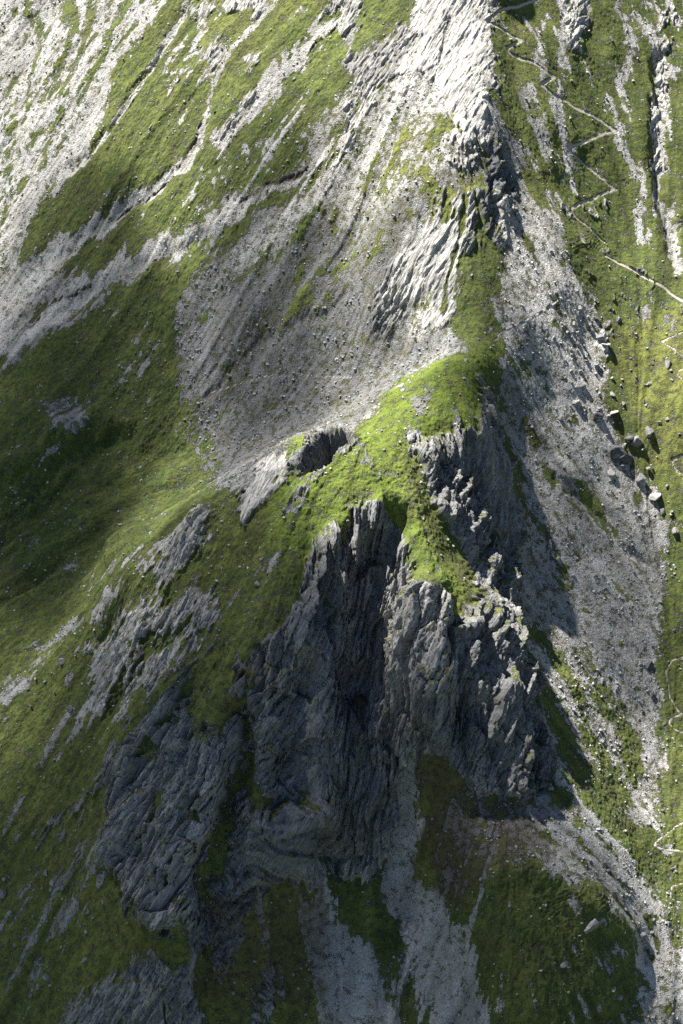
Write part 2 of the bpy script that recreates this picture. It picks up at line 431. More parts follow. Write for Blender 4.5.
# front outcrop in the left meadow
put('r', P_(82,655, 105,635, 125,622, 140,606, 160,600, 195,590, 226,602, 200,640, 182,662, 160,690, 130,690, 100,715, 85,712, 88,685), density=.7, edge=3.2)
put('g', P_(150,650, 178,640, 190,620), w=(10, 6), density=.7)
put('s', P_(85,715, 60,735, 110,700), w=(22, 14), density=.4)
put('s', P_(100,730, 135,700, 160,690), w=(9, 10), density=.5)
put('s', P_(0,695, 25,680), w=(14, 10), density=.5)
put('s', P_(40,650, 70,670, 80,720), w=(14, 16), density=.25)
# the wall
WALL = P_(346,506, 380,500, 392,520, 412,560, 432,592, 462,600, 470,570, 455,530, 430,490, 400,450, 440,432, 474,426, 479,376, 492,392, 500,430, 510,470, 520,540, 515,590, 524,640, 540,720, 556,792, 520,802, 480,790, 440,765, 414,765, 400,850, 372,880, 345,885, 330,862, 310,885, 262,895, 238,905, 212,960, 180,945, 150,932, 102,875, 100,840, 116,780, 140,735, 165,700, 182,672, 196,650, 215,642, 250,652, 286,624, 302,590, 300,560, 316,535, 330,520)
put('r', WALL, edge=1.3, soft=.4, warp=.6)
put('g', P_(196,650, 216,642, 250,655, 252,690, 240,728, 205,735, 190,722, 186,690), density=.8)
put('g', P_(386,452, 412,500, 438,545, 466,592), w=(26, 22), density=.72)
put('g', P_(428,575, 452,590, 458,602), w=(18, 12))
put('g', P_(492,505, 500,545), w=(8, 8), density=.6)
put('g', P_(155,760, 165,790), w=(12, 8), density=.4)
put('s', P_(385,640, 390,700, 400,770), w=(12, 16), density=.4)
put('r', P_(40,1060, 70,1000, 110,975, 150,955, 200,985, 215,1060), density=.8)
put('r', P_(290,900, 300,960, 290,1010), w=(20, 14), density=.3)
put('r', P_(250,1050, 262,1000, 280,990), w=(22, 14), density=.6)
put('g', P_(240,728, 243,775, 228,820, 214,856, 212,900), w=(10, 14), density=.75)
put('g', P_(243,770, 264,800), w=(16, 12), density=.8)
put('g', P_(150,742, 165,730, 185,700), w=(16, 12), density=.35)
put('g', P_(150,800, 185,860), w=(30, 30), density=.25)
put('g', P_(120,910, 175,950), w=(16, 20), density=.6)
put('r', P_(205,950, 190,985, 160,1000), w=(12, 8), density=.6)
put('g', P_(60,905, 110,885, 150,925), w=(8, 12), density=.5)
put('r', P_(130,720, 85,800, 40,850), w=(7, 4), density=.5)
put('r', P_(105,860, 75,905, 30,960), w=(10, 5), density=.5)
put('r', P_(150,690, 110,770, 80,830), w=(10, 12), density=.4)
put('r', P_(240,870, 235,930, 215,975), w=(16, 8), density=.6)
put('r', P_(100,850, 70,880, 60,930), w=(26, 12), density=.4)
put('g', P_(300,545, 285,600, 250,650), w=(12, 12), density=.5)
put('g', P_(330,512, 345,520, 338,545), w=(8, 5), density=.5)
# chutes and bank
put('s', P_(410,768, 404,830, 400,880, 414,930, 442,980, 470,1050), w=(18, 40), density=.99)
put('s', P_(405,900, 440,1000), w=(30, 40), density=.35)
put('s', P_(322,878, 320,930, 340,980, 370,1060), w=(20, 78), density=.97)
put('r', P_(395,900, 420,1000), w=(20, 30), density=.25)
put('s', P_(505,790, 560,800, 590,866, 596,890, 560,870, 510,850, 490,815), density=.7)
put('s', P_(425,775, 470,850, 500,940), w=(20, 16), density=.3)
put('s', P_(425,770, 480,790, 556,800, 590,868, 540,870, 470,860, 430,850), density=.42)
put('s', P_(418,850, 440,940, 500,1040), w=(34, 20), density=.3)
put('s', P_(90,815, 60,880, 40,900), w=(12, 8), density=.3)
put('s', P_(105,850, 90,900, 30,940, 0,960), w=(18, 14), density=.4)
put('s', P_(585,850, 640,900, 650,960), w=(30, 30), density=.6)
put('s', P_(60,930, 20,1000), w=(20, 20), density=.22)
put('s', P_(0,620, 80,600, 130,700, 90,820, 100,900, 60,1024, 0,1024), density=.2)
put('s', P_(440,830, 560,880, 630,940, 640,1024, 470,1024, 430,900), density=.24)
put('s', P_(215,900, 320,890, 320,1024, 215,1024), density=.24)
put('s', P_(500,0, 600,0, 610,240, 560,250, 520,180), density=.14)
put('g', P_(520,400, 640,560, 620,760, 540,680), density=.12)
put('s', P_(180,0, 340,0, 300,180, 100,220), density=.14)
put('s', P_(0,380, 190,400, 200,500, 80,600, 0,600), density=.10)

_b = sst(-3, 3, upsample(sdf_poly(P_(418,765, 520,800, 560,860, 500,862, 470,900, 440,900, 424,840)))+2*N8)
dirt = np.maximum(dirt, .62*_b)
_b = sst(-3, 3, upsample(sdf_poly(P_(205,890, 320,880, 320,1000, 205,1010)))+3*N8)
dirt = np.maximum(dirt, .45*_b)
# ---- tones ------------------------------------------------------------------------------
tone('pale', .76, P_(-60,-60, 400,-60, 350,120, 200,220, -60,360))
tone('pale', .9, P_(395,30, 430,-60, 497,-60, 494,130, 450,180, 300,240, 240,290, 230,250, 345,140))
tone('pale', .88, P_(366,292, 386,258, 445,210, 470,200, 470,300, 400,345, 370,340), soft=2)
tone('pale', .15, P_(205,300, 300,235, 400,235, 380,300, 440,350, 380,400, 280,460, 200,500, 170,400))  # grey scree, darkened further in colour for its partial shade
tone('pale', .5, P_(345,0, 372,0, 420,30, 380,95, 340,70), soft=2)
tone('pale', .10, P_(490,128, 512,140, 526,225, 490,245, 478,190), soft=2)  # dark banded rock, with the face's shadow put into its colour
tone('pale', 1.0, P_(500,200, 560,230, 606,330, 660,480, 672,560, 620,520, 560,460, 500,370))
tone('pale', .7, P_(500,400, 560,470, 672,560, 665,860, 720,1100, 640,1100, 560,790, 520,600))  # lower gully greyed in colour to imitate a penumbra
tone('pale', .8, P_(530,-40, 700,-40, 700,270, 600,260, 530,220))
tone('pale', 0.0, PIT, soft=1.5)  # pit rock darkened in colour to deepen its shade
tone('pale', .95, P_(380,408, 412,384), w=(16, 10), soft=1.5)
tone('pale', 1.0, P_(240,520, 260,465, 290,455, 290,480), soft=2)  # pale rim rocks, colour lightened further to look sunlit
tone('pale', .66, P_(70,730, 80,640, 140,540, 200,510, 230,600, 150,700), soft=3)
tone('pale', .27, WALL, soft=3)  # blue-grey rock, its darkness partly shade put into the colour
tone('pale', .5, P_(405,600, 450,600, 450,680, 400,700), soft=4)  # painted light: paler rock where sun catches the rib
tone('pale', .5, P_(100,850, 190,680, 230,760, 215,900, 180,940), soft=4)  # left rib lightened in colour as if sunlit from the left
tone('pale', .55, P_(300,880, 480,760, 600,870, 640,1100, 200,1100), soft=4)
tone('pale', .75, P_(610,850, 700,850, 720,1100, 640,1100, 630,950), soft=3)
for ln, w0, w1 in [(P_(410,768, 404,830, 400,880, 414,930, 442,980, 470,1050), 18, 50), (P_(322,878, 320,930, 340,980, 370,1060), 20, 80)]:
    tone('pale', .78, ln, w=(w0, w1), soft=2)
for ln, w0, w1 in [(P_(203,130, 188,162, 150,190, 104,224, 62,250, 24,286, -20,310), 6, 20), (P_(345,138, 304,168, 262,194, 216,224, 172,250, 120,268, 70,300, 20,335, -30,365), 4, 18)]:
    tone('pale', .95, ln, w=(w0, w1), soft=1.5)
tone('dry', .26, P_(180,0, 400,0, 200,240, 60,230))
tone('dry', .42, P_(200,0, 330,0, 200,120), soft=4)
tone('dry', .8, P_(330,230, 400,110, 480,110, 480,230, 400,240, 250,310))
tone('dry', .35, P_(330,230, 205,262, 172,350, 190,470, 280,455, 380,400, 440,350, 400,290))
tone('dry', .15, P_(-60,-60, 150,-60, 60,220, -60,300))
tone('dry', .12, P_(-60,300, 200,280, 240,480, 0,620, -60,640))
tone('dry', .5, P_(400,372, 440,356, 478,372, 474,430, 386,452, 386,500, 330,510, 280,520, 300,436), soft=4)
tone('dry', .55, P_(200,520, 300,500, 320,520, 250,560, 190,570), soft=4)
tone('dry', 1.0, P_(606,330, 700,300, 700,480, 640,460), soft=5)
tone('dry', .9, P_(190,660, 250,650, 250,730, 190,730), soft=3)
tone('dry', .6, P_(386,450, 470,600), w=(30, 30), soft=3)
tone('dry', .5, P_(-40,800, 130,800, 200,960, 60,1100, -40,1100))
tone('dry', .85, P_(210,880, 320,880, 330,1100, 210,1100), soft=4)
tone('dry', .8, P_(415,770, 520,800, 560,850, 470,900, 420,900), soft=5)
tone('dry', .45, P_(500,0, 560,0, 560,240, 500,200), soft=6)

# ------------------------------------------------------------------ footpaths
PATHS = [
 (P_(540,0, 520,6, 500,12, 487,22, 505,32, 524,41), 3.4), (P_(524,41, 508,48, 510,52, 534,64, 556,78, 545,83, 541,86, 556,97, 578,108, 598,120, 617,131, 592,140, 568,150), 3.6),
 (P_(568,150, 590,168, 616,191, 592,200, 570,210, 576,220, 592,232, 606,246), 3.2), (P_(603,257, 641,276, 664,290, 690,306), 3.8),
 (P_(690,331, 674,337, 661,342, 671,350, 690,361), 3.0), (P_(690,368, 679,372, 677,378, 690,386), 2.6), (P_(690,456, 671,463, 676,472, 690,480), 3.0),
 (P_(561,302, 545,312, 525,322, 503,331, 494,342), 2.6),
 (P_(690,655, 672,661, 666,672, 668,686, 669,698, 678,712, 690,718), 3.2), (P_(690,716, 674,718, 668,724, 676,732, 690,736), 2.8),
 (P_(690,819, 675,828, 653,846, 664,851, 690,853), 3.0), (P_(690,878, 672,888, 670,898, 690,906), 2.6),
 (P_(207,396, 235,388, 258,380, 282,376, 312,377, 350,380, 376,376), 2.0),
]
path = np.zeros(VX.shape, F); pathR = np.full((NY, NX), -25, F)
for k, (ln, w) in enumerate(PATHS): pathR = np.maximum(pathR, sdf_line(ln, w*(.54 if k < 4 else .42), w*(.54 if k < 4 else .42)))
path = sst(-.32, .25, bil(pathR, fx, fy)+.1*N2)
g *= 1-path; r *= 1-path
RUN = upsample(sdf_line(P_(345,296, 290,325, 247,350, 230,368, 205,397), 3, 5), .4)
dirt = np.maximum(dirt, sst(-.4, .6, RUN+.5*N2)*.3*sst(-.4,.4,N8))
print('painted', round(time.time()-T0, 1))

# ------------------------------------------------------------------ fine relief
Z = (bil(H0, fx, fy)+SLOPE*VY).astype(F)
# far skirt eases to the mean slope
out = np.maximum(np.maximum(np.abs(VX)-260, VY-330), -270-VY)
ease = sst(0, 500, out)
Hb = bil(H0, fx, fy)
Z = (Hb*(1-ease)-60*ease+SLOPE*np.clip(VY, -1200, 900)).astype(F)
nomask = sst(0, -30, out)
dyy, dxx = np.gradient(Z); sxs = np.gradient(VX, axis=1); sys_ = np.gradient(VY, axis=0)
nx_ = -dxx/sxs; ny_ = -dyy/sys_; nl = np.sqrt(nx_**2+ny_**2+1)
nx_ /= nl; ny_ /= nl; nz_ = 1/nl
steep = sst(.83, .62, nz_)

# strata frame
Lv = np.array([-.5, -.49, -.70]); Lv /= np.linalg.norm(Lv)
Nv = np.cross(Lv, np.array([0, .82, -.57])); Nv /= np.linalg.norm(Nv)
Qv = np.cross(Nv, Lv)
L2v = np.array([-.14, -.50, -.85]); L2v /= np.linalg.norm(L2v)
N2v = np.cross(L2v, np.array([0, .82, -.57])); N2v /= np.linalg.norm(N2v)
Q2v = np.cross(N2v, L2v)
def frame(X, Y, Zz): return [(X*v[0]+Y*v[1]+Zz*v[2]).astype(F) for v in (Lv, Nv, Qv)]
sel = (r > .02) & (nomask > .5)
xs_, ys_, zs_ = VX[sel], VY[sel], Z[sel]
wx = perlin(xs_/24, ys_/24, zs_/24, 31)*4.0+perlin(xs_/8, ys_/8, zs_/8, 33)*.9
xc, yc, zc = xs_-20, ys_+85, zs_+15
A, B, C_ = frame(xc, yc, zc)
A2, B2, C2 = [(xc*v[0]+yc*v[1]+zc*v[2]).astype(F) for v in (L2v, N2v, Q2v)]
wv = sst(-45, 5, xs_)*sst(40, 10, ys_)
A += (A2-A)*wv; B += (B2-B)*wv; C_ += (C2-C_)*wv
B = B+wx*.8; A = A+perlin(xs_/9, ys_/9, zs_/9, 35)*2
rs = r[sel]
wallR = upsample(sdf_poly(WALL)); wallm = sst(-2, 4, wallR)
ws = np.maximum(wallm[sel], .25*sst(-2, 0, bil(sdf_poly(PIT), fx, fy))[sel])
big = fbm(A/80, B/17, C_/26, 41, 2, .5, True)
med = fbm(xs_/7, ys_/7, zs_/7, 43, 3, .5)
rib = fbm(A/24, B/2.9, C_/6.5, 45, 4, .6, True)
f0, c0, v0 = facets(A/26, B/9, C_/12, 50, 1.0)
f1, c1, v1 = facets(A/19, B/2.9, C_/5, 51, .9)
f2, c2, v2 = facets(A/8+3, B/1.2, C_/2.2, 52, 1.0)
f3, c3, v3 = facets(A/3.2, B/.6, C_/1.0, 53, 1.0)
d = big*(.4+2.2*ws) + med*(.3+.5*ws) + rib*(.25+.28*ws) + (f0-.5)*(.4+4.4*ws) + (f1-.5)*(1.3+1.0*ws) - .7*(1-sst(0, .09, c1))*(.3+ws) \
  + (f2-.5)*(.75+.2*ws) - .4*(1-sst(0, .08, c2)) + (f3-.5)*.34 - .12*(1-sst(0, .1, c3)) + vLC[sel]*(.2+1.1*ws)
calm = 1-.6*sst(47, 53, xs_)*sst(-35, -15, ys_)*ws
d *= calm*(.25+.75*rs)*rs*(1-.6*sst(.72, .88, pale[sel]))
D = np.zeros(VX.shape, F); D[sel] = d
rockid = np.full(VX.shape, .5, F); rockid[sel] = v2*.5+v1*.25+v3*.25
del A, B, C_, f1, f2, f3, c1, c2, c3, big, med, rib, A2, B2, C2, f0, c0, v0
# loose ground
scr = np.clip(1-g-r, 0, 1)
CARVE = [
 (P_(392,530, 374,585, 358,640, 352,695), 26, 22, -8), (P_(304,680, 290,745, 283,805), 16, 18, -6.5), (P_(350,690, 344,735), 16, 16, -4),
 (P_(238,722, 243,775, 228,820, 214,856, 212,915), 20, 26, -8), (P_(318,848, 342,866), 16, 14, -6), (P_(528,712, 538,775), 18, 20, -8),
 (P_(345,540, 325,590, 318,640), 12, 12, -3.5), (P_(258,690, 262,650), 10, 8, -4), (P_(470,440, 480,500), 10, 10, -4), (P_(455,640, 470,720), 10, 12, -3),
 (P_(420,600, 426,645, 432,695, 442,745), 40, 34, 6), (P_(222,742, 190,810, 165,895), 52, 60, 6), (P_(295,835, 270,885), 44, 34, 3), (P_(335,560, 322,640, 316,720, 312,780), 30, 34, 5),
 (P_(500,625, 512,680, 518,735), 34, 34, 4.5), (P_(362,745, 352,830), 34, 30, 2.5), (P_(375,503, 372,545), 12, 12, 3), (P_(175,690, 130,790, 112,850), 26, 30, 3.5),
 (P_(205,240, 130,275, 60,310), 12, 14, -2.0), (P_(205,135, 185,168, 110,222, 40,270), 9, 20, -2.5), (P_(190,0, 150,72, 112,128, 70,170), 8, 14, -2.2),
 (P_(345,296, 247,350, 205,397), 5, 8, -.6), (P_(660,60, 656,150, 674,262), 14, 14, -3), (P_(0,540, 50,500, 100,440), 30, 40, -4), (P_(0,600, 60,560, 130,500), 16, 24, -3), (P_(0,480, 60,430, 120,420), 24, 24, 4),
 (P_(100,620, 200,520), 16, 20, 2), (P_(400,800, 412,900, 450,1000), 30, 40, -3), (P_(480,850, 560,870, 620,930), 30, 30, 4), (P_(560,480, 640,560), 8, 8, -1.5), (P_(490,140, 496,220), 8, 10, -2)]
carve = np.zeros((NY, NX), F)
for ln, w0, w1, dp in CARVE:
    hw = .5*.44*max(w0, w1); carve += dp*sst(-hw*.8, hw*.9, sdf_line(ln, w0, w1))
soft_big = fbm(VX/34, VY/34, 0*VX, 71, 3)
hum = perlin(VX/1.25, VY/1.25, 0*VX, 73); hum2 = perlin(VX/3.4, VY/3.4, 0*VX, 74)
tus = perlin(VX/.7, VY/.7, 0*VX, 75)
# little cattle-track steps across the slope on some turf
stepz = perlin(VX/9, VY/9, 0*VX, 76)*1.7+perlin(VX/3, VY/3, 0*VX, 77)*.6
stp = np.abs(((Z/1.15+stepz) % 1)-.5)*2
TER = np.zeros(VX.shape, F)
for pl in [P_(0,470, 60,440, 110,520, 60,600, 0,620), P_(440,830, 560,860, 610,900, 630,1010, 440,1024, 420,880), P_(190,650, 250,650, 250,735, 190,730), P_(470,850,560,870,600,1000,480,1000), P_(520,250, 640,180, 690,200, 690,260, 600,270)]:
    TER = np.maximum(TER, sst(-4, 6, upsample(sdf_poly(pl))))
TER2 = .25+.75*TER
gz = g*nomask
carv = upsample(carve, .8)*nomask
HOL = sst(-8, 10, upsample(sdf_poly(P_(-40,400, 130,400, 190,440, 160,510, 60,620, -40,640))))
D += soft_big*2.4*nomask*(1-.4*wallm+1.1*HOL) + carv
D += gz*((hum*.40+hum2*.46+tus*.24)*(1-.5*sst(20, 80, VX)*sst(-60, 0, VY)) + vLM*.14 + vLC*.55 + stp*.5*TER2*(1-.5*sst(60, 90, VX)*sst(0, 60, VY))*sst(-.25, .35, N8+.3*vLM))
D += scr*nomask*(vLM*.15+vLF*.14+hum*.10+vLC*.55+tus*.10)
D -= sst(.6, 1, dirt)*.8*nomask
D -= r*(1-wallm)*nomask*(-1.0)*np.clip(N8+.3, 0, 1)
# turf stands proud of the rock it ends at
D += .5*g*sst(.0, .5, r)
D = np.where(path > .3, (soft_big*2.4 + vLC*.55)*nomask + carv - .25*path, D)
# the pit
pitR = bil(sdf_poly(PIT), fx, fy)
D -= 14*sst(-1.2, 4.5, pitR+N2*.9+N8*1.3)
PX = VX+nx_*D; PY = VY+ny_*D; PZ = Z+nz_*D
print('relief', round(time.time()-T0, 1))

# ------------------------------------------------------------------ split the sheet into named landforms
LAND = [('meadow_slope', None),
 ('mountain_flank', P_(-200,-200, 500,-200, 497,128, 485,190, 430,205, 345,190, 262,200, 205,262, 150,300, 60,320, 0,370, -200,480)),
 ('scree_fan', P_(205,262, 262,200, 345,190, 430,205, 440,230, 400,290, 470,340, 440,364, 402,378, 340,432, 280,455, 200,515, 182,430, 172,350, 182,300)),
 ('mountain_crest', P_(430,205, 485,190, 494,100, 506,140, 524,200, 520,240, 500,345, 470,352, 440,330, 372,342, 366,292, 386,258)),
 ('pasture_slope', P_(494,-200, 1200,-200, 1200,1000, 670,880, 664,800, 664,640, 670,560, 620,450, 604,400, 606,345, 555,225, 512,160, 496,120)),
 ('scree_gully', P_(512,195, 555,225, 590,300, 606,345, 606,402, 628,450, 668,520, 672,570, 662,640, 664,800, 672,880, 720,1200, 640,1200, 640,960, 606,905, 588,868, 556,790, 535,720, 515,600, 520,480, 494,392, 500,355)),
 ('grass_bank', P_(414,765, 480,790, 556,795, 590,868, 606,905, 640,960, 640,1300, 180,1300, 212,960, 238,905, 330,865, 400,850)),
 ('rock_wall', WALL), ('grassy_knoll', KN)]
lab = np.zeros(VX.shape, np.int8)
for i, (nm, pl) in enumerate(LAND):
    if pl: lab[bil(sdf_poly(pl), fx, fy) > 0] = i
LAND.append(('footpath', None)); lab[path > .45] = len(LAND)-1

mat = bpy.data.materials.new('alpine_ground'); mat.use_nodes = True
def link_obj(name, verts, faces_flat, nverts_face, kind=None, material=None, smooth=False, parent=None):
    me = bpy.data.meshes.new(name)
    nf = len(faces_flat)//nverts_face
    me.vertices.add(len(verts)); me.vertices.foreach_set('co', np.ascontiguousarray(verts, F).ravel())
    me.loops.add(len(faces_flat)); me.loops.foreach_set('vertex_index', np.ascontiguousarray(faces_flat, np.int32))
    me.polygons.add(nf); me.polygons.foreach_set('loop_start', np.arange(0, nf*nverts_face, nverts_face, dtype=np.int32))
    me.polygons.foreach_set('use_smooth', np.full(nf, smooth, bool))
    me.update(calc_edges=True)
    if material: me.materials.append(material)
    o = bpy.data.objects.new(name, me); scene.collection.objects.link(o)
    if kind: o['kind'] = kind
    if parent: o.parent = parent
    return o
V = np.stack([PX, PY, PZ], -1).reshape(-1, 3).astype(F)
masks = np.stack([g, r, path, dirt], -1).reshape(-1, 4).astype(F)
tones = np.stack([pale, dry, rockid, np.clip(.5+.25*vLM, 0, 1)], -1).reshape(-1, 4).astype(F)
I = np.arange(MY*MX, dtype=np.int32).reshape(MY, MX)
quads = np.stack([I[:-1, :-1], I[:-1, 1:], I[1:, 1:], I[1:, :-1]], -1).reshape(-1, 4)
ql = lab[:-1, :-1].ravel()
# vertex normals of the whole sheet, so that the landforms shade without a seam
e1 = V[quads[:, 2]]-V[quads[:, 0]]; e2 = V[quads[:, 3]]-V[quads[:, 1]]
fn = np.cross(e1, e2)
vn = np.zeros((MY, MX, 3), F); fg = fn.reshape(MY-1, MX-1, 3)
vn[:-1, :-1] += fg; vn[:-1, 1:] += fg; vn[1:, 1:] += fg; vn[1:, :-1] += fg
vn = vn.reshape(-1, 3); vn /= np.linalg.norm(vn, axis=1, keepdims=True)+1e-9
fresh = sst(-4, 3, upsample(sdf_poly(P_(404,378, 430,366, 500,346, 500,358, 480,376, 476,426, 440,432, 400,442, 400,500, 460,590, 450,600, 386,505, 345,512, 300,560, 280,560, 262,500, 296,440, 332,432, 356,434))))*(.65+.5*N8)
fresh = np.clip(fresh, 0, 1).astype(F)
# turf and dirt caught on the ledges of the rock
nzl = vn[:, 2].reshape(MY, MX)
ledge = sst(.06, .22, nzl-nz_)*sst(.70, .86, nzl)*sst(-.25, .35, N8+.3*N2)*nomask*(r > .5)*sst(1.0, .7, pale)
g = g+(.95-g)*ledge*.8; r = r*(1-ledge*.9); dry = dry+(.7-dry)*ledge
masks = np.stack([g, r, path, dirt], -1).reshape(-1, 4).astype(F)
tones = np.stack([pale, dry, rockid, np.clip(.5+.25*vLM, 0, 1)], -1).reshape(-1, 4).astype(F)
for i, (nm, _) in enumerate(LAND):
    q = quads[ql == i]
    if not len(q): continue
    used = np.zeros(MY*MX, bool); used[q.ravel()] = True
    idx = np.where(used)[0]; rem = np.zeros(MY*MX, np.int32); rem[idx] = np.arange(len(idx), dtype=np.int32)
    o = link_obj(nm, V[idx], rem[q].ravel(), 4, 'structure', mat, True)
    me = o.data
    a = me.attributes.new('cover', 'FLOAT_COLOR', 'POINT'); a.data.foreach_set('color', masks[idx].ravel())
    a = me.attributes.new('tone', 'FLOAT_COLOR', 'POINT'); a.data.foreach_set('color', tones[idx].ravel())
    a = me.attributes.new('fresh', 'FLOAT', 'POINT'); a.data.foreach_set('value', fresh.ravel()[idx])
    me.normals_split_custom_set_from_vertices(vn[idx])
del quads, e1, e2, fn, fg
print('sheet', round(time.time()-T0, 1))

# ------------------------------------------------------------------ ground material
nt = mat.node_tree; nt.nodes.clear()
def nd(nt, t, **kw):
    n = nt.nodes.new(t)
    for k, v in kw.items(): setattr(n, k, v)
    return n
class B:
    def __init__(s, nt): s.nt = nt
    def cn(s, v, sock):
        if isinstance(v, bpy.types.NodeSocket): s.nt.links.new(v, sock)
        elif v is not None: sock.default_value = v
    def math(s, op, a, b=None, c=None, clamp=False):
        n = nd(s.nt, 'ShaderNodeMath', operation=op, use_clamp=clamp)
        for i, v in enumerate((a, b, c)):
            s.cn(v, n.inputs[i])
        return n.outputs[0]
    def mix(s, f, a, b):
        n = nd(s.nt, 'ShaderNodeMix', data_type='RGBA'); s.cn(f, n.inputs[0])
        s.cn(a if isinstance(a, bpy.types.NodeSocket) else (*a, 1), n.inputs[6]); s.cn(b if isinstance(b, bpy.types.NodeSocket) else (*b, 1), n.inputs[7]); return n.outputs[2]
    def fmix(s, f, a, b):
        n = nd(s.nt, 'ShaderNodeMix', data_type='FLOAT'); s.cn(f, n.inputs[0]); s.cn(a, n.inputs[2]); s.cn(b, n.inputs[3]); return n.outputs[0]
    def noise(s, vec, scale, detail=3, rough=.55):
        n = nd(s.nt, 'ShaderNodeTexNoise'); s.cn(vec, n.inputs['Vector']); n.inputs['Scale'].default_value = scale
        n.inputs['Detail'].default_value = detail; n.inputs['Roughness'].default_value = rough; return n.outputs['Fac']
    def voro(s, vec, scale, feat='F1'):
        n = nd(s.nt, 'ShaderNodeTexVoronoi', feature=feat); s.cn(vec, n.inputs['Vector']); n.inputs['Scale'].default_value = scale; return n
    def rng(s, v, a, b, c=0, d=1):
        n = nd(s.nt, 'ShaderNodeMapRange'); s.cn(v, n.inputs[0])
        for k, x in zip((1, 2, 3, 4), (a, b, c, d)): n.inputs[k].default_value = x
        return n.outputs[0]
    def scale(s, col, f):
        n = nd(s.nt, 'ShaderNodeVectorMath', operation='SCALE'); s.cn(col, n.inputs[0]); s.cn(f, n.inputs['Scale']); return n.outputs[0]
b = B(nt)
geo = nd(nt, 'ShaderNodeNewGeometry'); pos = geo.outputs['Position']
ac = nd(nt, 'ShaderNodeAttribute', attribute_name='cover'); at = nd(nt, 'ShaderNodeAttribute', attribute_name='tone')
sc_ = nd(nt, 'ShaderNodeSeparateColor'); nt.links.new(ac.outputs['Color'], sc_.inputs[0])
st_ = nd(nt, 'ShaderNodeSeparateColor'); nt.links.new(at.outputs['Color'], st_.inputs[0])
Gm, Rm, Pm, Dm = sc_.outputs[0], sc_.outputs[1], sc_.outputs[2], ac.outputs['Alpha']
pal, dr, rid, strk = st_.outputs[0], st_.outputs[1], st_.outputs[2], at.outputs['Alpha']
# strata coordinates for the rock
def dotv(v, k):
    n = nd(nt, 'ShaderNodeVectorMath', operation='DOT_PRODUCT'); nt.links.new(pos, n.inputs[0]); n.inputs[1].default_value = [float(c)*k for c in v]; return n.outputs['Value']
cmb = nd(nt, 'ShaderNodeCombineXYZ')
for i, (v, k) in enumerate(((Lv, .14), (Nv, 1.0), (Qv, .5))): nt.links.new(dotv(v, k), cmb.inputs[i])
sp = cmb.outputs[0]
n_s = b.noise(sp, 1.6, 6, .65); n_l = b.noise(pos, .045, 3); n_m = b.noise(pos, .35, 4, .6); n_f = b.noise(pos, 1.9, 4, .7); n_v = b.noise(pos, .12, 3, .6)
# grass
dry_f = b.math('ADD', dr, b.rng(n_v, .3, .7, -.32, .32), clamp=True)
gc = b.mix(dry_f, (.076, .112, .026), (.215, .235, .060))
gc = b.scale(gc, b.rng(strk, 0, 1, .66, 1.34))
gc = b.mix(b.rng(n_f, .46, .72, 0, .5), gc, (.19, .19, .08))
gc = b.scale(gc, b.rng(n_f, .3, .7, .62, 1.36))
gc = b.mix(b.rng(n_m, .35, .58, .65, 0), gc, (.034, .050, .014))
gc = b.mix(b.rng(n_l, .50, .66, 0, .2), gc, (.13, .115, .05))
fr_ = nd(nt, 'ShaderNodeAttribute', attribute_name='fresh').outputs['Fac']
gc = b.mix(b.math('MULTIPLY', fr_, .6), gc, b.scale(b.mix(n_m, (.10, .20, .015), (.24, .32, .035)), b.rng(n_f, .3, .7, .7, 1.3)))
# scree
vs = b.voro(pos, 1.5); vs2 = b.voro(pos, 3.2)
sv = nd(nt, 'ShaderNodeSeparateColor'); nt.links.new(vs.outputs['Color'], sv.inputs[0])
sv2 = nd(nt, 'ShaderNodeSeparateColor'); nt.links.new(vs2.outputs['Color'], sv2.inputs[0])
sc = b.mix(pal, (.145, .154, .170), (.56, .553, .535))
sc = b.scale(sc, b.math('MULTIPLY', b.rng(sv.outputs[0], 0, 1, .80, 1.16), b.rng(sv2.outputs[0], 0, 1, .85, 1.14)))
sc = b.mix(b.rng(n_v, .45, .75, 0, .45), sc, b.mix(pal, (.17, .14, .11), (.40, .35, .28)))
sc = b.scale(sc, b.rng(strk, 0, 1, .68, 1.32))
veg = b.math('MULTIPLY', b.rng(b.math('ADD', b.math('MULTIPLY', n_m, .6), b.math('MULTIPLY', b.math('ADD', n_v, n_f), .25)), .46, .60), dr)
sc = b.mix(b.math('MULTIPLY', veg, .75), sc, (.135, .130, .062))
# rock
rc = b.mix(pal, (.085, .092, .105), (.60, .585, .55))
rc = b.scale(rc, b.math('MULTIPLY', b.rng(n_s, .32, .68, .42, 1.6), b.rng(rid, .2, .8, .72, 1.28)))  # strata streaks, also painting light-catching ledges pale and crevices dark
rc = b.mix(b.rng(n_m, .55, .8, 0, .5), rc, b.mix(pal, (.15, .115, .085), (.42, .36, .27)))
rc = b.mix(b.rng(n_l, .5, .7, 0, .3), rc, b.mix(pal, (.07, .075, .09), (.36, .36, .38)))
# edges of the covers broken up at stone and tuft size
brk = b.math('ADD', b.rng(n_f, .3, .7, -.45, .45), b.rng(n_m, .35, .65, -.38, .38))
gf = b.rng(b.math('ADD', Gm, brk), .38, .62); rf = b.rng(b.math('ADD', Rm, b.rng(n_s, .3, .7, -.25, .25)), .4, .6)
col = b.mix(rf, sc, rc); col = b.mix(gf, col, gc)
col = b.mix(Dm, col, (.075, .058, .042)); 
col = b.mix(b.rng(Pm, .2, .7), col, b.scale(b.mix(n_f, (.36, .33, .265), (.54, .50, .41)), 1.0))
bs = nd(nt, 'ShaderNodeBsdfPrincipled'); nt.links.new(col, bs.inputs['Base Color'])
bs.inputs['Roughness'].default_value = .9; bs.inputs['Specular IOR Level'].default_value = .25
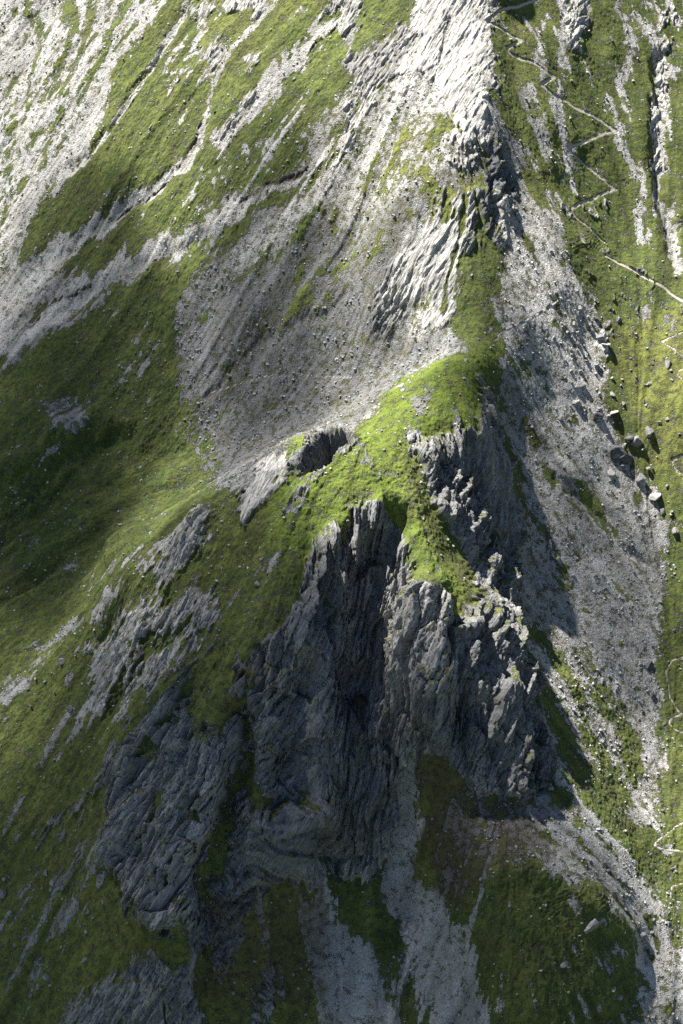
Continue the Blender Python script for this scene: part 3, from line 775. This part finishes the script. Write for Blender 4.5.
# bump
hg = b.math('ADD', b.math('MULTIPLY', n_f, .55), b.math('MULTIPLY', n_m, .5))
hs = b.math('ADD', b.math('MULTIPLY', vs.outputs['Distance'], -.25), b.math('MULTIPLY', vs2.outputs['Distance'], -.30))
hr = b.math('ADD', b.math('MULTIPLY', n_s, 1.1), b.math('MULTIPLY', n_f, .25))
hh = b.fmix(gf, b.fmix(rf, hs, hr), hg)
hh = b.fmix(b.rng(Pm, .2, .7), hh, .2)
bp = nd(nt, 'ShaderNodeBump'); bp.inputs['Distance'].default_value = 1.0; bp.inputs['Strength'].default_value = 1.0
nt.links.new(hh, bp.inputs['Height']); nt.links.new(bp.outputs[0], bs.inputs['Normal'])
on = nd(nt, 'ShaderNodeOutputMaterial'); nt.links.new(bs.outputs[0], on.inputs[0])

# ------------------------------------------------------------------ stones
def rock_mat(name, dark, light, sc=1.2):
    m = bpy.data.materials.new(name); m.use_nodes = True; t = m.node_tree; t.nodes.clear(); q = B(t)
    tc = nd(t, 'ShaderNodeTexCoord').outputs['Object']; gi = nd(t, 'ShaderNodeNewGeometry').outputs['Random Per Island']
    n1 = q.noise(tc, sc, 5, .65); n2 = q.noise(tc, sc*4, 4, .6)
    c = q.mix(q.rng(n1, .3, .7), dark, light); c = q.scale(c, q.math('MULTIPLY', q.rng(n2, .3, .7, .7, 1.2), q.rng(gi, 0, 1, .7, 1.25)))
    s = nd(t, 'ShaderNodeBsdfPrincipled'); t.links.new(c, s.inputs['Base Color']); s.inputs['Roughness'].default_value = .9; s.inputs['Specular IOR Level'].default_value = .25
    bb = nd(t, 'ShaderNodeBump'); bb.inputs['Distance'].default_value = .35; bb.inputs['Strength'].default_value = .8; t.links.new(n2, bb.inputs['Height']); t.links.new(bb.outputs[0], s.inputs['Normal'])
    oo = nd(t, 'ShaderNodeOutputMaterial'); t.links.new(s.outputs[0], oo.inputs[0]); return m
M_pale = rock_mat('pale_limestone', (.36, .35, .33), (.56, .55, .52)); M_grey = rock_mat('grey_limestone', (.20, .205, .21), (.40, .40, .395)); M_dark = rock_mat('dark_rock', (.09, .095, .105), (.2, .2, .205))

core_y0 = np.searchsorted(vy, -206); core_x0 = np.searchsorted(vx, -186)
def ground_z(x, y):
    i = np.clip(np.round(np.interp(x, vx, np.arange(MX))).astype(int), 0, MX-1); j = np.clip(np.round(np.interp(y, vy, np.arange(MY))).astype(int), 0, MY-1)
    return PZ[j, i], i, j
def seen_point(px, py):
    """the point of the finished ground near the coarse hit that lies under this pixel"""
    p = hit([(px, py)])[0]; dd = ray(px, py); best = None
    t0 = np.linalg.norm((p-CAM))/np.linalg.norm(dd)
    for t in np.arange(t0-14, t0+14, .15):
        q = CAM+dd*t; z, i, j = ground_z(q[0], q[1])
        if q[2] < z: return q[0], q[1], float(z)
    z, i, j = ground_z(p[0], p[1]); return p[0], p[1], float(z)

import bmesh
def boulder_mesh(name, seed, flat=.75, cuts=11):
    rg = np.random.default_rng(seed); bm = bmesh.new(); bmesh.ops.create_icosphere(bm, subdivisions=4, radius=1)
    ns = rg.normal(size=(cuts, 3)); ns /= np.linalg.norm(ns, axis=1, keepdims=True); ds = rg.uniform(.42, .78, cuts)
    co = np.array([v.co[:] for v in bm.verts])
    for n, dd in zip(ns, ds):
        k = co@n; ov = np.maximum(k-dd, 0); co -= ov[:, None]*n[None]
    n_ = perlin(co[:, 0]*2.2+seed, co[:, 1]*2.2, co[:, 2]*2.2, seed)*.05+perlin(co[:, 0]*6+seed, co[:, 1]*6, co[:, 2]*6, seed+1)*.035
    co *= (1+n_)[:, None]; co *= np.array([1, rg.uniform(.7, .95), flat])
    for v, c in zip(bm.verts, co): v.co = c
    me = bpy.data.meshes.new(name); bm.to_mesh(me); bm.free(); return me
BM = [boulder_mesh('boulder', 100+i, [.85, .6, .75, .5, .95, .7][i]) for i in range(6)]
def boulder(px, py, rpx, label, m=None, shape=0, group=None, rot=None, cat='boulder'):
    x, y, z = seen_point(px, py)
    s = rpx*.43*(np.linalg.norm(np.array([x, y, z])-CAM)/800)
    me = BM[shape].copy() if False else BM[shape]
    o = bpy.data.objects.new('boulder', me); scene.collection.objects.link(o)
    o.location = (x, y, z+s*.08); o.scale = (s, s, s); o.rotation_euler = (rng.uniform(-.3, .3), rng.uniform(-.3, .3), rng.uniform(0, 6.28) if rot is None else rot)
    if not me.materials: me.materials.append(None)
    o.material_slots[0].link = 'OBJECT'; o.material_slots[0].material = m or M_grey
    o['label'] = label; o['category'] = cat
    if group: o['group'] = group
    return o
BL = [
 (591,926,10.5,'large rounded grey boulder alone on the shaded grass bank, lower right',M_grey,0),
 (617,452,10,'dark blocky boulder, upper half of the dark pair on the scree edge',M_dark,4),
 (625,460,9,'dark blocky boulder, lower half of the dark pair on the scree edge',M_dark,2),
 (637,441,8.5,'pale broad boulder just above the dark pair at the pasture edge',M_grey,1),
 (628,439,6,'small dark boulder touching the left side of the pale broad boulder',M_dark,5),
 (650,432,7,'rounded boulder on yellow grass, highest right of the dark pair',M_grey,0),
 (598,417,9,'dark low boulder sunk in the scree above the dark pair',M_dark,1),
 (580,386,6.5,'white rounded boulder in the middle of the sunlit scree under the saddle',M_pale,0),
 (575,402,5,'pale flat boulder just below the white rounded boulder in the scree',M_pale,3),
 (613,413,5.5,'long pale slab on the grass just right of the dark low boulder',M_pale,3),
 (612,395,4,'small pale boulder at the pasture edge above the long pale slab',M_pale,2),
 (600,338,6,'grey upright boulder at the top right edge of the sunlit scree',M_grey,4),
 (606,345,5,'white flat boulder touching the lower right of the grey upright boulder',M_pale,3),
 (578,344,3.5,'small dark boulder beside a grass tuft high in the sunlit scree',M_dark,2),
 (641,479,7,'pale pointed boulder below the dark pair where scree meets grass',M_grey,4),
 (654,497,7.5,'long white slab lying on grass below the pale pointed boulder',M_pale,3),
 (612,473,5,'thin white slab in the scree just below the dark pair',M_pale,3),
 (662,512,5,'grey flat boulder just below the long white slab',M_grey,1),
 (675,531,5.5,'wide pale boulder near the right edge, lowest of the sunlit field',M_pale,1),
 (668,365,5,'round boulder on yellow grass between two footpath bends',M_grey,0),
 (648,667,6.5,'dark square boulder in the shaded scree of the lower gully',M_dark,4),
 (640,664,4.5,'pale boulder touching the left of the dark square boulder',M_pale,1),
 (657,629,4,'small pale boulder at the right rim of the shaded scree',M_pale,0),
 (653,696,5,'dark angular boulder low in the right gully scree',M_dark,2),
 (152,128,4,'grey boulder alone on the big green meadow, upper left',M_grey,0),
 (138,252,3.5,'small grey boulder on the green slope between two pale gullies, left',M_grey,2),
 (51,822,6,'pale tilted boulder on dark grass at the left, above the rubble',M_grey,4),
 (46,874,5,'pale boulder on dark grass left of the rubble streak',M_grey,2),
 (55,884,5.5,'long pale boulder at the foot of the rubble streak',M_pale,3),
 (48,978,6,'flat pale boulder on the grass near the bottom left corner',M_grey,3),
 (3,894,6,'grey boulder cut by the left edge of the picture',M_grey,4),
 (85,961,4.5,'small grey boulder above the bottom left crag',M_grey,0),
 (15,945,4,'small pale boulder near the left edge above the bottom corner',M_grey,1),
 (618,998,6,'dark boulder with a pale top at the bottom of the grass bank',M_grey,2),
 (611,989,5,'pale boulder touching the upper left of another at the bank bottom',M_pale,5),
 (563,965,4.5,'small white boulder in the middle of the lower grass bank',M_pale,1),
 (640,934,7,'blue grey boulder at the right foot of the grass bank',M_grey,5),
 (668,924,5,'pale boulder on rubble near the right edge beside the grass bank',M_grey,1),
 (562,206,4.5,'upright white boulder on the steep grass below the third path bend',M_pale,4),
 (611,39,3.5,'small pale boulder on the grass at the top right between two gullies',M_pale,0),
 (257,584,4.5,'pale flat boulder on the turf right of the left shoulder',M_pale,1),
 (137,559,5,'brown grey boulder standing on the crest of the left shoulder',M_grey,4),
 (62,661,4.5,'pale pointed boulder on the grass left of the striped outcrop',M_pale,4),
 (70,709,5,'grey boulder at the lower left foot of the striped outcrop',M_grey,0),
 (466,361,4,'pale boulder on the grassy saddle behind the knoll',M_pale,1),
 (228,376,3,'small white boulder on the grey scree fan above the dark runnel',M_pale,0),
 (114,377,3.2,'small white boulder on the dark meadow left of the scree fan',M_pale,2),
]
for a_ in BL: boulder(a_[0], a_[1], a_[2], a_[3], a_[4], a_[5])
AREAS = [
 ((560,300,604,420), 40, 'pale rock lying in the sunlit scree under the saddle', 'rocks in the sunlit scree under the saddle', (M_pale, M_grey), (1.6, 3.2)),
 ((606,350,676,520), 40, 'small pale rock scattered on the yellow grass beside the scree', 'rocks on the yellow grass right of the scree', (M_pale, M_grey), (1.3, 3.0)),
 ((600,560,664,780), 34, 'small rock lying in the shaded scree of the lower right gully', 'rocks in the shaded lower gully', (M_grey, M_dark, M_pale), (1.2, 2.6)),
 ((0,640,90,1010), 46, 'small pale rock on the dark meadow at the lower left', 'rocks on the lower left meadow', (M_grey, M_pale), (1.3, 3.0)),
 ((600,860,683,1020), 34, 'small rock in the rubble at the lower right corner', 'rocks in the lower right rubble', (M_grey, M_pale), (1.4, 3.2)),
 ((40,60,200,220), 26, 'tiny pale rock on the steep green meadow at the upper left', 'rocks on the upper left meadow', (M_pale,), (1.0, 1.9)),
]
for (x0, y0, x1, y1), n, lb, gr, ms, (s0, s1) in AREAS:
    for k in range(n):
        boulder(rng.uniform(x0, x1), rng.uniform(y0, y1), s0+(s1-s0)*rng.random()**2, lb, ms[int(rng.integers(len(ms)))], int(rng.integers(6)), gr, cat='rock')
print('boulders', round(time.time()-T0, 1))

# loose stones nobody could count
def stones(name, n, wfun, smin, smax, m, power=3.0):
    jj = rng.integers(core_y0, core_y0+len(cy)-4, n*6); ii = rng.integers(core_x0, core_x0+len(cx)-4, n*6)
    w = wfun(jj, ii); keep = rng.random(len(jj)) < w
    jj, ii = jj[keep][:n], ii[keep][:n]; n = len(jj)
    base = np.array([[x, y, z] for x in (-1, 1) for y in (-1, 1) for z in (-1, 1)], F)
    s = (smin+(smax-smin)*rng.random(n)**power).astype(F)
    a = rng.uniform(0, 6.28, n); t = rng.uniform(-.6, .6, n)
    v = base[None]*rng.uniform(.45, 1, (n, 8, 3))*np.array([1, .8, .6])*rng.uniform(.7, 1.2, (n, 1, 3))
    ct, st = np.cos(t)[:, None], np.sin(t)[:, None]
    y_, z_ = v[..., 1]*ct-v[..., 2]*st, v[..., 1]*st+v[..., 2]*ct
    ca, sa = np.cos(a)[:, None], np.sin(a)[:, None]
    X, Y = v[..., 0]*ca-y_*sa, v[..., 0]*sa+y_*ca
    P = np.stack([X, Y, z_], -1)*s[:, None, None]*.5
    P += np.stack([PX[jj, ii], PY[jj, ii], PZ[jj, ii]], -1)[:, None]+np.array([0, 0, .1])*s[:, None, None]
    fc = np.array([[0,1,3,2],[4,6,7,5],[0,4,5,1],[2,3,7,6],[0,2,6,4],[1,5,7,3]])
    fl = (fc[None]+8*np.arange(n)[:, None, None]).ravel()
    link_obj(name, P.reshape(-1, 3), fl, 4, 'stuff', m)
near = np.zeros(VX.shape, F); k_ = 10
near[::1] = np.clip(blur(np.clip(1-g, 0, 1), k_)*2.2, 0, 1)
clump = sst(-.1, .5, perlin(VX/9, VY/9, 0*VX, 91)+.4*perlin(VX/28, VY/28, 0*VX, 92))
pale_m = sst(.5, .8, pale)  # where the ground's own tone is pale
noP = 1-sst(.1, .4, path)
stones('scree_stones', 34000, lambda j, i: (scr[j, i]*(.25+.75*clump[j, i])*noP[j, i]*(1-pale_m[j, i])), .35, 1.8, M_grey, 6)
stones('pale_scree_stones', 20000, lambda j, i: scr[j, i]*pale_m[j, i]*(.3+.7*clump[j, i])*noP[j, i], .35, 1.6, M_pale, 6)
stones('meadow_stones', 17000, lambda j, i: g[j, i]*(.03+clump[j, i]**2*near[j, i])*noP[j, i]*(1-.7*((VX[j, i] > 45) & (VY[j, i] > 20))), .3, 1.5, M_pale, 4)
print('stones', round(time.time()-T0, 1))

# ------------------------------------------------------------------ light
SHADE_CLOUDS = [(60,1005,125,76,46,3,0.0), (352,890,60,70,26,4,0.0), (480,930,58,42,30,5,0.0), (50,430,95,60,34,9,0.5), (265,345,66,38,15,11,0.6), (50,640,95,55,13,21,0.4), (610,590,34,40,15,13,-0.3)]  # ground spots to be shaded by the added clouds
SUN = np.array([-.42, .31, .855]); SUN /= np.linalg.norm(SUN)
elev = math.asin(SUN[2]); az = math.atan2(SUN[0], SUN[1])   # from +Y towards +X
sl = bpy.data.lights.new('sun', 'SUN'); sl.energy = 5.0; sl.angle = math.radians(1.0); sl.color = (1, .95, .87)
so = bpy.data.objects.new('sun', sl); scene.collection.objects.link(so)
from mathutils import Vector
so.rotation_euler = Vector(SUN).to_track_quat('Z', 'Y').to_euler(); so.location = Vector(SUN)*900
wd = bpy.data.worlds.new('World'); scene.world = wd; wd.use_nodes = True
wt = wd.node_tree; bg = wt.nodes['Background']; sk = wt.nodes.new('ShaderNodeTexSky'); sk.sky_type = 'NISHITA'; sk.sun_disc = False
sk.sun_elevation = elev; sk.sun_rotation = az; sk.altitude = 2200; wt.links.new(sk.outputs[0], bg.inputs[0]); bg.inputs[1].default_value = .036

vs_ = scene.view_settings
vs_.view_transform = 'Standard'; vs_.look = 'None'; vs_.gamma = 1; vs_.use_curve_mapping = False; vs_.exposure = 1.42
scene.cycles.max_bounces = 5; scene.cycles.diffuse_bounces = 3; scene.cycles.use_denoising = False
# unseen clouds added to shade chosen ground, each a lumpy closed body of vapour
cm = bpy.data.materials.new('shade_cloud_vapour'); cm.use_nodes = True; ct_ = cm.node_tree; ct_.nodes.clear()
pv = ct_.nodes.new('ShaderNodeVolumePrincipled'); pv.inputs['Density'].default_value = .036; pv.inputs['Color'].default_value = (.9, .9, .9, 1)
co_ = ct_.nodes.new('ShaderNodeOutputMaterial'); ct_.links.new(pv.outputs[0], co_.inputs['Volume'])
def shade_cloud(px, py, ra, rb, thick, seed, rot=0.0, alt=620):
    gp = hit([(px, py)])[0]; c = gp+SUN*((alt-gp[2])/SUN[2])
    bm = bmesh.new(); bmesh.ops.create_icosphere(bm, subdivisions=5, radius=1)
    q = np.array([v.co[:] for v in bm.verts])
    n_ = 1+.35*fbm(q[:, 0]*1.3+seed, q[:, 1]*1.3, q[:, 2]*1.3, seed, 4, .55)
    q *= n_[:, None]; ca, sa = math.cos(rot), math.sin(rot)
    q = np.stack([(q[:, 0]*ca-q[:, 1]*sa), (q[:, 0]*sa+q[:, 1]*ca), q[:, 2]], -1) if rot == 0 else q
    X, Y = q[:, 0]*ra, q[:, 1]*rb
    q = np.stack([X*ca-Y*sa, X*sa+Y*ca, q[:, 2]*thick], -1)
    for v, k in zip(bm.verts, q): v.co = k
    me = bpy.data.meshes.new('shade_cloud'); bm.to_mesh(me); bm.free(); me.materials.append(cm)
    o = bpy.data.objects.new('shade_cloud', me); scene.collection.objects.link(o); o.location = c; o['kind'] = 'structure'
for a_ in SHADE_CLOUDS: shade_cloud(*a_)
print('done', round(time.time()-T0, 1))
